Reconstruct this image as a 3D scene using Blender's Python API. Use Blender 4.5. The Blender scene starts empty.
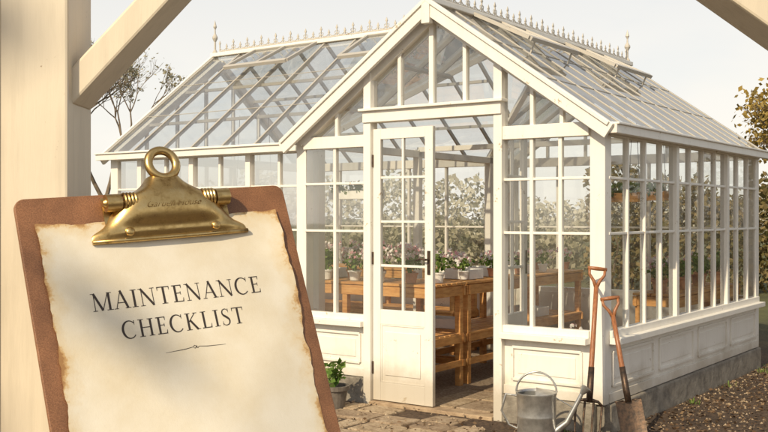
import bpy, math, random
import numpy as np
from mathutils import Vector, Matrix, Quaternion
random.seed(7); np.random.seed(7)
S=bpy.context.scene
COL=S.collection

# ---------------------------------------------------------------- materials
def newmat(name):
    m=bpy.data.materials.new(name); m.use_nodes=True
    nt=m.node_tree
    for n in list(nt.nodes): nt.nodes.remove(n)
    out=nt.nodes.new('ShaderNodeOutputMaterial')
    return m,nt,out
def N(nt,t,**k):
    n=nt.nodes.new(t)
    for a,b in k.items(): setattr(n,a,b)
    return n
def ramp(nt,stops):
    r=N(nt,'ShaderNodeValToRGB')
    e=r.color_ramp.elements
    while len(e)<len(stops): e.new(0.5)
    for i,(p,c) in enumerate(stops):
        e[i].position=p; e[i].color=(c[0],c[1],c[2],1)
    return r
def noise(nt,scale,detail=6,rough=.6,stretch=None):
    n=N(nt,'ShaderNodeTexNoise'); n.inputs['Scale'].default_value=scale
    n.inputs['Detail'].default_value=detail; n.inputs['Roughness'].default_value=rough
    tc=N(nt,'ShaderNodeTexCoord')
    src=tc.outputs['Object']
    if stretch:
        mp=N(nt,'ShaderNodeMapping'); mp.inputs['Scale'].default_value=stretch
        nt.links.new(src,mp.inputs[0]); src=mp.outputs[0]
    nt.links.new(src,n.inputs['Vector'])
    return n
def mixc(nt,fac,a,b,mode='MIX'):
    m=N(nt,'ShaderNodeMix',data_type='RGBA',blend_type=mode)
    for sock,v in ((m.inputs[0],fac),(m.inputs[6],a),(m.inputs[7],b)):
        if isinstance(v,bpy.types.NodeSocket): nt.links.new(v,sock)
        elif isinstance(v,(int,float)): sock.default_value=v
        else: sock.default_value=(v[0],v[1],v[2],1)
    return m.outputs[2]
def bsdf(nt,out,color,rough=.6,metal=0,bump=None,bstr=.3,bdist=.01,spec=None):
    b=N(nt,'ShaderNodeBsdfPrincipled')
    if isinstance(color,bpy.types.NodeSocket): nt.links.new(color,b.inputs['Base Color'])
    else: b.inputs['Base Color'].default_value=(*color,1)
    if isinstance(rough,bpy.types.NodeSocket): nt.links.new(rough,b.inputs['Roughness'])
    else: b.inputs['Roughness'].default_value=rough
    b.inputs['Metallic'].default_value=metal
    if spec is not None: b.inputs['Specular IOR Level'].default_value=spec
    if bump is not None:
        bp=N(nt,'ShaderNodeBump'); bp.inputs['Strength'].default_value=bstr; bp.inputs['Distance'].default_value=bdist
        nt.links.new(bump,bp.inputs['Height']); nt.links.new(bp.outputs[0],b.inputs['Normal'])
    nt.links.new(b.outputs[0],out.inputs[0])
    return b

def mat_paint(name,base=(.82,.78,.70),dirt=(.46,.38,.28),chip=.40,scale=1.0,stain=.2,lowdirt=False):
    m,nt,out=newmat(name)
    n1=noise(nt,2.3*scale,5,.65)
    r1=ramp(nt,[(.42,(0,0,0)),(.85,(1,1,1))]); nt.links.new(n1.outputs[0],r1.inputs[0])
    c1=mixc(nt,r1.outputs[0],base,tuple(base[i]*.86+dirt[i]*.12 for i in range(3)))
    n2=noise(nt,42*scale,4,.7)
    n3=noise(nt,5*scale,2,.5)
    mul=N(nt,'ShaderNodeMath',operation='MULTIPLY'); nt.links.new(n2.outputs[0],mul.inputs[0]); nt.links.new(n3.outputs[0],mul.inputs[1])
    r2=ramp(nt,[(chip,(0,0,0)),(chip+.03,(1,1,1))]); nt.links.new(mul.outputs[0],r2.inputs[0])
    c2=mixc(nt,r2.outputs[0],c1,dirt)
    n4=noise(nt,14*scale,4,.6,stretch=(1,1,.10))
    r4=ramp(nt,[(.5,(0,0,0)),(.8,(stain,)*3)]); nt.links.new(n4.outputs[0],r4.inputs[0])
    c3=mixc(nt,r4.outputs[0],c2,(.5,.43,.32))
    if lowdirt:
        tc=N(nt,'ShaderNodeTexCoord'); sx=N(nt,'ShaderNodeSeparateXYZ'); nt.links.new(tc.outputs['Object'],sx.inputs[0])
        ma=N(nt,'ShaderNodeMath',operation='MULTIPLY_ADD'); nt.links.new(n1.outputs[0],ma.inputs[0]); ma.inputs[1].default_value=-.45; nt.links.new(sx.outputs[2],ma.inputs[2])
        mr=N(nt,'ShaderNodeMapRange'); mr.inputs[1].default_value=-.03; mr.inputs[2].default_value=.18; mr.inputs[3].default_value=.6; mr.inputs[4].default_value=0; nt.links.new(ma.outputs[0],mr.inputs[0])
        c3=mixc(nt,mr.outputs[0],c3,(.36,.29,.19))
    bsdf(nt,out,c3,.4,bump=n4.outputs[0],bstr=.15,bdist=.004)
    return m
def mat_noise(name,stops,scale,rough=.8,bstr=.5,bdist=.01,stretch=None,metal=0,detail=6,spec=None):
    m,nt,out=newmat(name)
    n=noise(nt,scale,detail,.65,stretch=stretch)
    r=ramp(nt,stops); nt.links.new(n.outputs[0],r.inputs[0])
    bsdf(nt,out,r.outputs[0],rough,metal,bump=n.outputs[0],bstr=bstr,bdist=bdist,spec=spec)
    return m
def mat_glass(name,haze=.06,refl=.10,tint=(.97,.98,.97)):
    m,nt,out=newmat(name)
    tr=N(nt,'ShaderNodeBsdfTransparent'); tr.inputs[0].default_value=(*tint,1)
    gl=N(nt,'ShaderNodeBsdfGlossy'); gl.inputs['Roughness'].default_value=.03
    df=N(nt,'ShaderNodeBsdfDiffuse'); df.inputs[0].default_value=(.8,.77,.70,1)
    lw=N(nt,'ShaderNodeLayerWeight'); lw.inputs[0].default_value=.35
    mr=N(nt,'ShaderNodeMapRange'); mr.inputs[3].default_value=refl; mr.inputs[4].default_value=.8
    nt.links.new(lw.outputs['Fresnel'],mr.inputs[0])
    nn=noise(nt,.9,2,.5)
    bp=N(nt,'ShaderNodeBump'); bp.inputs['Strength'].default_value=.08; bp.inputs['Distance'].default_value=.05
    nt.links.new(nn.outputs[0],bp.inputs['Height']); nt.links.new(bp.outputs[0],gl.inputs['Normal'])
    m1=N(nt,'ShaderNodeMixShader'); nt.links.new(mr.outputs[0],m1.inputs[0]); nt.links.new(tr.outputs[0],m1.inputs[1]); nt.links.new(gl.outputs[0],m1.inputs[2])
    n2=noise(nt,3.5,4,.7)
    r2=ramp(nt,[(.35,(haze*.4,)*3),(.75,(haze*2.2,)*3)]); nt.links.new(n2.outputs[0],r2.inputs[0])
    m2=N(nt,'ShaderNodeMixShader'); nt.links.new(r2.outputs[0],m2.inputs[0]); nt.links.new(m1.outputs[0],m2.inputs[1]); nt.links.new(df.outputs[0],m2.inputs[2])
    nt.links.new(m2.outputs[0],out.inputs[0])
    return m
def mat_leaf(name,stops,trans=.25):
    m,nt,out=newmat(name)
    g=N(nt,'ShaderNodeNewGeometry')
    r=ramp(nt,stops); nt.links.new(g.outputs['Random Per Island'],r.inputs[0])
    b=N(nt,'ShaderNodeBsdfDiffuse'); nt.links.new(r.outputs[0],b.inputs[0])
    if trans:
        t=N(nt,'ShaderNodeBsdfTranslucent'); nt.links.new(r.outputs[0],t.inputs[0])
        mx=N(nt,'ShaderNodeMixShader'); mx.inputs[0].default_value=trans
        nt.links.new(b.outputs[0],mx.inputs[1]); nt.links.new(t.outputs[0],mx.inputs[2]); nt.links.new(mx.outputs[0],out.inputs[0])
    else: nt.links.new(b.outputs[0],out.inputs[0])
    return m

M_white=mat_paint('white_paint',lowdirt=True)
M_frame=mat_paint('cream_post_paint',base=(.68,.59,.45),dirt=(.40,.30,.19),chip=.44,scale=5,stain=.6)
M_crest=mat_paint('iron_paint',base=(.50,.46,.39),dirt=(.25,.18,.12),chip=.36)
M_roofbar=mat_paint('roof_bar_paint',base=(.44,.41,.36),dirt=(.24,.19,.14),chip=.42,stain=.5)
M_glass=mat_glass('old_glass',.03,.07)
M_rglass=mat_glass('roof_glass',.06,.26,(.93,.96,.97))
M_found=mat_noise('stone_foundation',[(.3,(.13,.11,.085)),(.6,(.27,.235,.185)),(.8,(.36,.32,.26))],9,.9,.8,.02)
M_bench=mat_noise('bench_wood',[(.3,(.42,.18,.055)),(.55,(.64,.33,.11)),(.8,(.74,.46,.20))],7,.6,.3,.005,stretch=(1,1,6))
M_thr=mat_noise('worn_oak',[(.3,(.26,.17,.10)),(.7,(.50,.37,.23))],12,.8,.3,.005)
M_lead=mat_noise('dark_iron',[(.35,(.045,.035,.028)),(.7,(.15,.09,.055))],30,.45,.5,.004,metal=.7)
M_handle=mat_noise('ash_handle_wood',[(.3,(.16,.055,.02)),(.7,(.42,.17,.065))],40,.4,.2,.002,stretch=(6,6,1))
M_galv=mat_noise('galvanised_steel',[(.3,(.34,.33,.31)),(.55,(.52,.51,.48)),(.75,(.66,.64,.60))],14,.33,.15,.003,metal=.8)
M_terra=mat_noise('terracotta',[(.3,(.36,.16,.085)),(.7,(.54,.27,.16))],10,.85,.3,.004)
M_darkpot=mat_noise('weathered_pot',[(.3,(.07,.06,.05)),(.7,(.18,.15,.12))],12,.8,.4,.004)
M_tray=mat_noise('tray_white',[(.3,(.72,.70,.65)),(.7,(.84,.82,.78))],12,.6,.1,.002)
M_bark=mat_noise('bark',[(.3,(.11,.08,.055)),(.7,(.23,.175,.12))],8,.95,.8,.03)
M_leafg=mat_leaf('leaf_green',[(0,(.07,.13,.028)),(.5,(.14,.22,.05)),(1,(.25,.32,.10))])
M_leafh=mat_leaf('hedge_leaf',[(0,(.09,.08,.03)),(.4,(.18,.15,.06)),(.75,(.28,.21,.10)),(1,(.38,.28,.14))],.35)
M_leafp=mat_leaf('haze_tinted_leaf',[(0,(.30,.28,.18)),(.5,(.42,.38,.27)),(1,(.54,.49,.36))],.4)  # leaf colour paled: air haze painted into the far hedge and bare trees
M_leafd=mat_leaf('distant_haze_leaf',[(0,(.44,.42,.33)),(.5,(.54,.51,.42)),(1,(.62,.58,.48))],.3)  # palest leaves: distance haze is put into the colour, no volume
M_leafy=mat_leaf('autumn_leaf',[(0,(.22,.15,.04)),(.5,(.38,.26,.07)),(1,(.44,.33,.12))])
M_petal=mat_leaf('blossom_petal',[(0,(.78,.74,.68)),(.6,(.88,.83,.81)),(.75,(.82,.50,.52)),(1,(.80,.38,.44))])
M_chip=mat_leaf('mulch_chip',[(0,(.05,.03,.018)),(.5,(.13,.08,.048)),(.88,(.22,.15,.09)),(1,(.33,.25,.16))],0)

m,nt,out=newmat('paving_stone'); M_slab=m
n=noise(nt,5,8,.7); r=ramp(nt,[(.3,(.28,.20,.125)),(.5,(.45,.35,.24)),(.75,(.60,.50,.37))]); nt.links.new(n.outputs[0],r.inputs[0])
g=N(nt,'ShaderNodeNewGeometry'); r2=ramp(nt,[(0,(.66,.60,.55)),(.5,(.95,.92,.88)),(1,(1.1,1.08,1.0))]); nt.links.new(g.outputs['Random Per Island'],r2.inputs[0])
nn=noise(nt,40,6,.8)
c=mixc(nt,1.0,r.outputs[0],r2.outputs[0],'MULTIPLY'); r3=ramp(nt,[(.4,(.6,.54,.48)),(.55,(1,1,1))]); nt.links.new(nn.outputs[0],r3.inputs[0])
c=mixc(nt,.8,c,r3.outputs[0],'MULTIPLY')
bsdf(nt,out,c,.9,bump=nn.outputs[0],bstr=.8,bdist=.014)

m,nt,out=newmat('ground_soil'); M_ground=m
n1=noise(nt,26,8,.75); n2=noise(nt,1.3,5,.6)
r1=ramp(nt,[(.3,(.045,.028,.017)),(.5,(.105,.066,.040)),(.62,(.18,.12,.075)),(.75,(.32,.24,.16))]); nt.links.new(n1.outputs[0],r1.inputs[0])
r1g=ramp(nt,[(.3,(.07,.075,.025)),(.6,(.15,.15,.06)),(.8,(.23,.21,.10))]); nt.links.new(n1.outputs[0],r1g.inputs[0])
r2=ramp(nt,[(.40,(.7,.7,.7)),(.65,(1.15,1.12,1.05))]); nt.links.new(n2.outputs[0],r2.inputs[0])
geo=N(nt,'ShaderNodeNewGeometry'); vl=N(nt,'ShaderNodeVectorMath',operation='LENGTH'); nt.links.new(geo.outputs['Position'],vl.inputs[0])
mr=N(nt,'ShaderNodeMapRange'); mr.inputs[1].default_value=12; mr.inputs[2].default_value=16; nt.links.new(vl.outputs['Value'],mr.inputs[0])
cc=mixc(nt,mr.outputs[0],r1.outputs[0],r1g.outputs[0]); cc=mixc(nt,1.0,cc,r2.outputs[0],'MULTIPLY')
bsdf(nt,out,cc,.95,bump=n1.outputs[0],bstr=1,bdist=.03)
M_gravel=mat_noise('gravel_floor',[(.3,(.12,.08,.05)),(.5,(.28,.20,.13)),(.75,(.50,.40,.29))],45,.95,.9,.02,detail=8)

m,nt,out=newmat('aged_brass'); M_brass=m
n=noise(nt,60,8,.7); r=ramp(nt,[(.33,(.22,.13,.045)),(.47,(.54,.37,.15)),(.75,(.72,.53,.25))]); nt.links.new(n.outputs[0],r.inputs[0])
rr=ramp(nt,[(.35,(.45,.45,.45)),(.7,(.22,.22,.22))]); nt.links.new(n.outputs[0],rr.inputs[0])
bsdf(nt,out,r.outputs[0],rr.outputs[0],1.0,bump=n.outputs[0],bstr=.15,bdist=.001)
m,nt,out=newmat('hardboard'); M_board=m
n=noise(nt,900,3,.8); n2=noise(nt,25,5,.6)
r=ramp(nt,[(.3,(.13,.058,.026)),(.5,(.26,.12,.055)),(.75,(.40,.21,.105))]); nt.links.new(n.outputs[0],r.inputs[0])
r2=ramp(nt,[(.35,(.7,.66,.62)),(.7,(1.15,1.1,1.05))]); nt.links.new(n2.outputs[0],r2.inputs[0])
bsdf(nt,out,mixc(nt,1.0,r.outputs[0],r2.outputs[0],'MULTIPLY'),.5,bump=n.outputs[0],bstr=.2,bdist=.0005)
m,nt,out=newmat('aged_paper'); M_paper=m
at=N(nt,'ShaderNodeAttribute',attribute_name='edge')
n=noise(nt,26,8,.72)
ad=N(nt,'ShaderNodeMath',operation='MULTIPLY_ADD'); nt.links.new(n.outputs[0],ad.inputs[0]); ad.inputs[1].default_value=-.050; nt.links.new(at.outputs['Fac'],ad.inputs[2])
r=ramp(nt,[(.0,(.40,.22,.09)),(.10,(.60,.40,.19)),(.22,(.72,.61,.43)),(.6,(.76,.70,.58))])
sc=N(nt,'ShaderNodeMapRange'); sc.inputs[1].default_value=-.028; sc.inputs[2].default_value=.000; nt.links.new(ad.outputs[0],sc.inputs[0])
nt.links.new(sc.outputs[0],r.inputs[0])
nf=noise(nt,11,6,.6); rf=ramp(nt,[(.35,(.88,.83,.73)),(.62,(1,1,1))]); nt.links.new(nf.outputs[0],rf.inputs[0])
nfi=noise(nt,400,3,.7)
bsdf(nt,out,mixc(nt,1.0,r.outputs[0],rf.outputs[0],'MULTIPLY'),.85,bump=nfi.outputs[0],bstr=.25,bdist=.0006)
m,nt,out=newmat('printing_ink'); M_ink=m
bsdf(nt,out,(.035,.025,.02),.7)
m,nt,out=newmat('engraving'); M_engr=m
bsdf(nt,out,(.24,.15,.055),.5,.9)

# ---------------------------------------------------------------- mesh helpers
class MB:
    def __init__(s): s.v=[]; s.f=[]; s.mi=[]
    def add(s,vs,fs,mi=0):
        o=len(s.v); s.v+= [tuple(x) for x in vs]; s.f+=[tuple(i+o for i in f) for f in fs]; s.mi+=[mi]*len(fs)
    def bar(s,p,q,w,d,n=(0,0,1),mi=0,w2=None,d2=None):
        p=Vector(p);q=Vector(q);ax=(q-p)
        if ax.length<1e-6: return
        ax.normalize(); n=Vector(n); n=n-ax*n.dot(ax)
        if n.length<1e-5: n=ax.orthogonal()
        n.normalize(); sd=ax.cross(n)
        w2=w if w2 is None else w2; d2=d if d2 is None else d2
        vs=[]
        for c,ww,dd in ((p,w,d),(q,w2,d2)):
            for a,b in ((-1,-1),(1,-1),(1,1),(-1,1)): vs.append(c+sd*(a*ww/2)+n*(b*dd/2))
        s.add(vs,[(0,3,2,1),(4,5,6,7),(0,1,5,4),(1,2,6,5),(2,3,7,6),(3,0,4,7)],mi)
    def box(s,a,b,mi=0):
        x0,y0,z0=[min(a[i],b[i]) for i in range(3)]; x1,y1,z1=[max(a[i],b[i]) for i in range(3)]
        s.add([(x0,y0,z0),(x1,y0,z0),(x1,y1,z0),(x0,y1,z0),(x0,y0,z1),(x1,y0,z1),(x1,y1,z1),(x0,y1,z1)],
              [(0,3,2,1),(4,5,6,7),(0,1,5,4),(1,2,6,5),(2,3,7,6),(3,0,4,7)],mi)
    def tube(s,pts,rads,seg=8,mi=0,caps=True):
        pts=[Vector(p) for p in pts]
        if not hasattr(rads,'__len__'): rads=[rads]*len(pts)
        rings=[]; prev=None
        for i,p in enumerate(pts):
            t=(pts[min(i+1,len(pts)-1)]-pts[max(i-1,0)]).normalized()
            if prev is None: u=t.orthogonal().normalized()
            else:
                u=prev-t*prev.dot(t)
                u=u.normalized() if u.length>1e-6 else t.orthogonal().normalized()
            prev=u; w=t.cross(u)
            rings.append([p+(u*math.cos(2*math.pi*k/seg)+w*math.sin(2*math.pi*k/seg))*rads[i] for k in range(seg)])
        vs=[v for r in rings for v in r]; fs=[]
        for i in range(len(pts)-1):
            for k in range(seg):
                k2=(k+1)%seg; fs.append((i*seg+k,i*seg+k2,(i+1)*seg+k2,(i+1)*seg+k))
        if caps: fs.append(tuple(range(seg))[::-1]); fs.append(tuple((len(pts)-1)*seg+k for k in range(seg)))
        s.add(vs,fs,mi)
    def lathe(s,prof,c=(0,0,0),seg=28,mi=0):
        vs=[];fs=[]
        for r,z in prof:
            for k in range(seg):
                a=2*math.pi*k/seg; vs.append((c[0]+r*math.cos(a),c[1]+r*math.sin(a),c[2]+z))
        for i in range(len(prof)-1):
            for k in range(seg):
                k2=(k+1)%seg; fs.append((i*seg+k,i*seg+k2,(i+1)*seg+k2,(i+1)*seg+k))
        s.add(vs,fs,mi)
    def obj(s,name,mats,parent=None,bevel=0,smooth=False,mw=None,solid=0):
        me=bpy.data.meshes.new(name); me.from_pydata(s.v,[],s.f)
        if not isinstance(mats,(list,tuple)): mats=[mats]
        for m in mats: me.materials.append(m)
        if len(mats)>1: me.polygons.foreach_set('material_index',s.mi)
        if smooth: me.polygons.foreach_set('use_smooth',[True]*len(me.polygons))
        me.update()
        o=bpy.data.objects.new(name,me); COL.objects.link(o)
        if parent: o.parent=parent
        if mw is not None: o.matrix_world=mw
        if solid:
            md=o.modifiers.new('solid','SOLIDIFY'); md.thickness=solid; md.offset=0
        if bevel:
            md=o.modifiers.new('bevel','BEVEL'); md.width=bevel; md.segments=2; md.limit_method='ANGLE'; md.angle_limit=math.radians(50)
        return o
def empty(name,loc=(0,0,0),rz=0,parent=None):
    o=bpy.data.objects.new(name,None); COL.objects.link(o); o.location=loc; o.rotation_euler=(0,0,rz); o.empty_display_size=.2
    if parent: o.parent=parent
    return o
def quads(centers,sizes,flat=0.0,aspect=1.6):
    n=len(centers); c=np.asarray(centers,float); sz=np.asarray(sizes,float).reshape(-1,1)
    a=np.random.normal(size=(n,3)); a[:,2]*=(1-flat); a/=np.linalg.norm(a,axis=1,keepdims=True)
    b=np.random.normal(size=(n,3)); b[:,2]*=(1-flat); b-=a*np.sum(a*b,axis=1,keepdims=True); b/=np.linalg.norm(b,axis=1,keepdims=True)
    v=np.stack([c-a*sz*aspect/2,c+b*sz/2,c+a*sz*aspect/2,c-b*sz/2],axis=1).reshape(-1,3)
    f=np.arange(4*n).reshape(-1,4)
    return v.tolist(),[tuple(x) for x in f.tolist()]

# ---------------------------------------------------------------- greenhouse
GX,GY=1.56,7.09
RZ=math.atan2(-.582,.813)
G=empty('greenhouse',(GX,GY,0),RZ)
def L(t,s,z): return Vector((-t,s,z))
def W(t,s,z=0):
    ex=Vector((math.cos(RZ),math.sin(RZ),0)); ey=Vector((-math.sin(RZ),math.cos(RZ),0))
    return Vector((GX,GY,z))-ex*t+ey*s
WID=2.84; HW=1.42; EAVE=2.22; RID=3.21; LEN=3.9
WS0=.25; WS1=3.37; WSM=1.81; WT=5.6; WR=3.42; TH0=2.3
SILL=.64; FT=.21
ROWS=[1.42,1.82]

frame=MB(); glass=MB(); plinth=MB(); found=MB()
def wall(t0,s0,t1,s1,nrm,cols,rows=ROWS,ztop=EAVE,posts=(),postw=.06,munw=.020,pan=1):
    nv=Vector(nrm)
    P=lambda f,z,o=0: L(t0+(t1-t0)*f,s0+(s1-s0)*f,z)+nv*o
    ln=math.hypot(t1-t0,s1-s0)
    frame.bar(P(0,SILL+.012,.022),P(1,SILL+.012,.022),.045,.15,nv)
    frame.bar(P(0,SILL+.06,.0),P(1,SILL+.06,.0),.052,.078,nv)
    frame.bar(P(0,ztop-.05,.0),P(1,ztop-.05,.0),.10,.082,nv)
    for i in range(1,cols):
        f=i/cols
        big=i in posts
        frame.bar(P(f,SILL+.03),P(f,ztop-.03),postw if big else munw+.008,.07 if big else .044,nv)
    for z in rows: frame.bar(P(0,z),P(1,z),munw,.034,nv)
    glass.add([P(0,SILL),P(1,SILL),P(1,ztop),P(0,ztop)],[(0,1,2,3)])
    plinth.bar(P(0,(FT+SILL)/2,-.028),P(1,(FT+SILL)/2,-.028),SILL-FT-.02,.06,nv)
    frame.bar(P(0,FT+.035,.006),P(1,FT+.035,.006),.07,.03,nv)
    for k in range(pan):
        f0=(k+.0)/pan+.07/ln; f1=(k+1.0)/pan-.07/ln
        zl=FT+.115; zh=SILL-.075
        for za in (zl,zh): frame.bar(P(f0,za,.008),P(f1,za,.008),.022,.022,nv)
        for ff in (f0,f1): frame.bar(P(ff,zl,.0085),P(ff,zh,.0085),.021,.023,nv)
        frame.bar(P(f0+.045/ln,(zl+zh)/2,.002),P(f1-.045/ln,(zl+zh)/2,.002),zh-zl-.09,.014,nv)
    found.bar(P(-.04/ln,FT/2-.02,-.02),P(1+.04/ln,FT/2-.02,-.02),FT+.03,.13,nv)
FN=(0,-1,0); RN=(1,0,0); LN=(-1,0,0); BN=(0,1,0)
wall(.10,0,.795,0,FN,3)
wall(2.09,0,2.75,0,FN,2)
wall(0,.06,0,LEN-.06,RN,11,posts=(4,8),pan=4)
wall(0.06,LEN,WID-.06,LEN,BN,5,rows=[1.42],pan=2)
wall(WID,.05,WID,WS0-.03,LN,1,pan=1)
wall(WID,WS1+.05,WID,LEN-.06,LN,1,pan=1)
wall(WID+.05,WS0,WT-.05,WS0,FN,7,posts=(2,4,6),pan=3)
wall(WT,WS0+.05,WT,WS1-.05,LN,7,posts=(4,),pan=3)
wall(WID+.05,WS1,WT-.05,WS1,BN,5,rows=[1.42],posts=(),pan=3)
for (t,s,w) in ((.045,.045,.115),(WID-.04,.045,.105),(WID-.01,WS0+.01,.09),(WT-.03,WS0+.03,.11),(WT-.03,WS1-.03,.11),(WID-.01,WS1,.1),(.045,LEN-.045,.115),(WID-.04,LEN-.04,.1)):
    frame.bar(L(t,s,FT-.005),L(t,s,EAVE-.002),w,w,(0,1,0))
for s in (WSM,WS1-.1):
    frame.bar(L(WID-.05,s,.02),L(WID-.05,s,EAVE),.07,.07,(0,1,0))
frame.bar(L(WID-.05,WS0,EAVE-.045),L(WID-.05,WS1,EAVE-.045),.07,.07)
frame.bar(L(.05,WSM,EAVE+.0),L(WID-.05,WSM,EAVE+.0),.035,.05)
def rz(t): return EAVE+(RID-EAVE)*(1-abs(t-HW)/HW)
for t in (.83,2.055):
    frame.bar(L(t,-.004,.0),L(t,-.004,rz(t)-.04),.072,.10,FN)
frame.bar(L(.795,-.012,2.362),L(2.09,-.012,2.362),.095,.115,FN)
frame.bar(L(.77,-.05,2.418),L(2.115,-.05,2.418),.022,.10,FN)
for t in (.32,.56,2.40): frame.bar(L(t,0,EAVE-.02),L(t,0,rz(t)-.06),.03,.045,FN)
for k in (1,2,3):
    t=.83+1.225*k/4
    frame.bar(L(t,0,2.40),L(t,0,rz(t)-.06),.042 if k==2 else .032,.055,FN)
glass.add([L(0,0,EAVE),L(WID,0,EAVE),L(HW,0,RID)],[(0,1,2)])
slope=(RID-EAVE)/HW
def mz(t,off=0): return RID-slope*abs(t-HW)+off
for sg in (-1,1):
    te=HW+sg*(HW+.09)
    frame.bar(L(te,-.115,mz(te)-.02),L(HW,-.115,RID-.02),.115,.035,FN)
    frame.bar(L(te,-.139,mz(te)+.03),L(HW,-.139,RID+.03),.03,.02,FN)
    frame.bar(L(HW+sg*HW*.97,-.003,EAVE-.035),L(HW,-.003,RID-.085),.085,.075,FN)
    frame.bar(L(HW+sg*HW*.97,LEN,EAVE-.03),L(HW,LEN,RID-.08),.08,.07,FN)
frame.bar(L(HW,-.12,RID-.16),L(HW,-.12,RID+.05),.075,.055,FN)
for k in range(1,6):
    t=k*WID/6; frame.bar(L(t,LEN,EAVE),L(t,LEN,rz(t)-.06),.03,.04,FN)
glass.add([L(0,LEN,EAVE),L(WID,LEN,EAVE),L(HW,LEN,RID)],[(0,1,2)])
wsl=(WR-EAVE)/(WSM-WS0)
def wz(s): return WR-wsl*abs(s-WSM)
for sg in (-1,1):
    se=WSM+sg*(WSM-WS0+.09)
    frame.bar(L(WT+.10,se,wz(se)-.02),L(WT+.10,WSM,WR-.02),.11,.035,LN)
    frame.bar(L(WT,WSM+sg*(WSM-WS0)*.97,EAVE-.02),L(WT,WSM,WR-.07),.08,.07,LN)
for k in range(1,7):
    s=WS0+k*(WS1-WS0)/7; frame.bar(L(WT,s,EAVE),L(WT,s,wz(s)-.05),.03,.04,LN)
glass.add([L(WT,WS0,EAVE),L(WT,WS1,EAVE),L(WT,WSM,WR)],[(0,1,2)])

# roofs
roof=MB(); rglass=MB(); rib=MB()
VS=.943*(RID-EAVE)/1.03
SV=WS0+VS*HW
def tv(s):
    ss=s if s<=WSM else 2*WSM-s
    if ss<WS0: return HW+HW+.09
    return max(HW,WID-(ss-WS0)/VS)
nr=Vector((slope,0,1)).normalized()
nl=Vector((-slope,0,1)).normalized()
nb=12; GO=.016
for i in range(nb+1):
    s=-.09+(LEN+.18)*i/nb
    rib.bar(L(-.09,s,mz(-.09)),L(HW,s,RID),.020 if i not in(0,nb) else .045,.04,nr)
    te=tv(s)
    if te>HW+.02: rib.bar(L(te,s,mz(te)),L(HW,s,RID),.020,.04,nl)
rglass.add([L(-.09,-.09,mz(-.09)+GO),L(-.09,LEN+.09,mz(-.09)+GO),L(HW,LEN+.09,RID+GO),L(HW,-.09,RID+GO)],[(0,1,2,3)])
rglass.add([L(WID+.09,-.09,mz(WID+.09)+GO),L(HW,-.09,RID+GO),L(HW,SV,RID+GO),L(WID,WS0,EAVE+GO),L(WID+.09,WS0-.06,mz(WID+.09)+GO)],[(0,1,2,3,4)])
rglass.add([L(HW,2*WSM-SV,RID+GO),L(HW,LEN+.09,RID+GO),L(WID+.09,LEN+.09,mz(WID+.09)+GO),L(WID+.09,WS1+.05,mz(WID+.09)+GO)],[(0,1,2,3)])
for f in (.36,.70):
    t=HW*(1-f); rib.bar(L(t,0,mz(t)-.045),L(t,LEN,mz(t)-.045),.032,.03,nr)
    t2=HW+HW*f
    z=mz(t2)-.045
    s_v=WS0+VS*(WID-t2); rib.bar(L(t2,0,z),L(t2,s_v,z),.032,.03,nl); rib.bar(L(t2,2*WSM-s_v,z),L(t2,LEN,z),.032,.03,nl)
    s1=WS0+(WSM-WS0)*(1-f)
    tt=tv(s1)
    tt=max(tt,HW+.1)
    if f<.5: tt=2.3 if s1>1.2 else tt
    for s_ in (s1,2*WSM-s1): rib.bar(L(tt,s_,wz(s_)-.045),L(WT,s_,wz(s_)-.045),.032,.03,(0,0,1))
# overlapping pane laps on the two visible slopes
for f in (.33,.66):
    t=HW*(1-f); rib.bar(L(t,-.08,mz(t)+GO+.004),L(t,LEN+.08,mz(t)+GO+.004),.006,.004,nr)
    s_=WS0+(WSM-WS0)*f; tl=max(WID-(s_-WS0)/VS,TH0) if f<.62 else TH0
    rib.bar(L(tl,s_,wz(s_)+GO+.004),L(WT+.08,s_,wz(s_)+GO+.004),.006,.004,(0,-wsl,1))
def wr(t): return WR if t>=TH0 else RID+(WR-RID)*(t-HW)/(TH0-HW)
nf=Vector((0,-wsl,1)).normalized(); nbk=Vector((0,wsl,1)).normalized()
nw=10
for i in range(nw+1):
    t=HW+.03+(WT+.09-HW-.03)*i/nw
    sv=WS0-.08 if t>=WID+.05 else WS0+VS*(WID-t)
    sv=min(sv,WSM)
    for mir,n_ in ((0,nf),(1,nbk)):
        sa=sv if not mir else 2*WSM-sv
        zz=wz(sv) if t>=WID+.05 else mz(t)
        rib.bar(L(t,sa,zz),L(t,WSM,wr(t)),.022 if i<nw else .045,.04,n_)
for mir in (0,1):
    f=lambda s: s if not mir else 2*WSM-s
    rglass.add([L(WT+.09,f(WS0-.08),wz(WS0-.08)+GO),L(WID+.06,f(WS0-.08),wz(WS0-.08)+GO),L(WID,f(WS0),EAVE+GO),L(TH0,f(WS0+VS*(WID-TH0)),mz(TH0)+GO),L(TH0,f(WSM),WR+GO),L(WT+.09,f(WSM),WR+GO)],[(0,1,2,3,4,5)])
    rglass.add([L(TH0,f(WS0+VS*(WID-TH0)),mz(TH0)+GO),L(HW,f(SV),RID+GO),L(HW,f(WSM),RID+GO),L(TH0,f(WSM),WR+GO)],[(0,1,2),(0,2,3)])
    frame.bar(L(WID+.03,f(WS0-.02),EAVE-.03),L(HW,f(SV),RID-.01),.06,.05,(0,0,1))
roof.bar(L(HW,-.13,RID+.032),L(HW,LEN+.12,RID+.032),.09,.045,(0,0,1))
roof.bar(L(TH0,WSM,WR+.032),L(WT+.12,WSM,WR+.032),.09,.045,(0,0,1))
roof.bar(L(HW+.03,WSM,RID+.025),L(TH0,WSM,WR+.03),.08,.04,(0,0,1))
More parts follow.
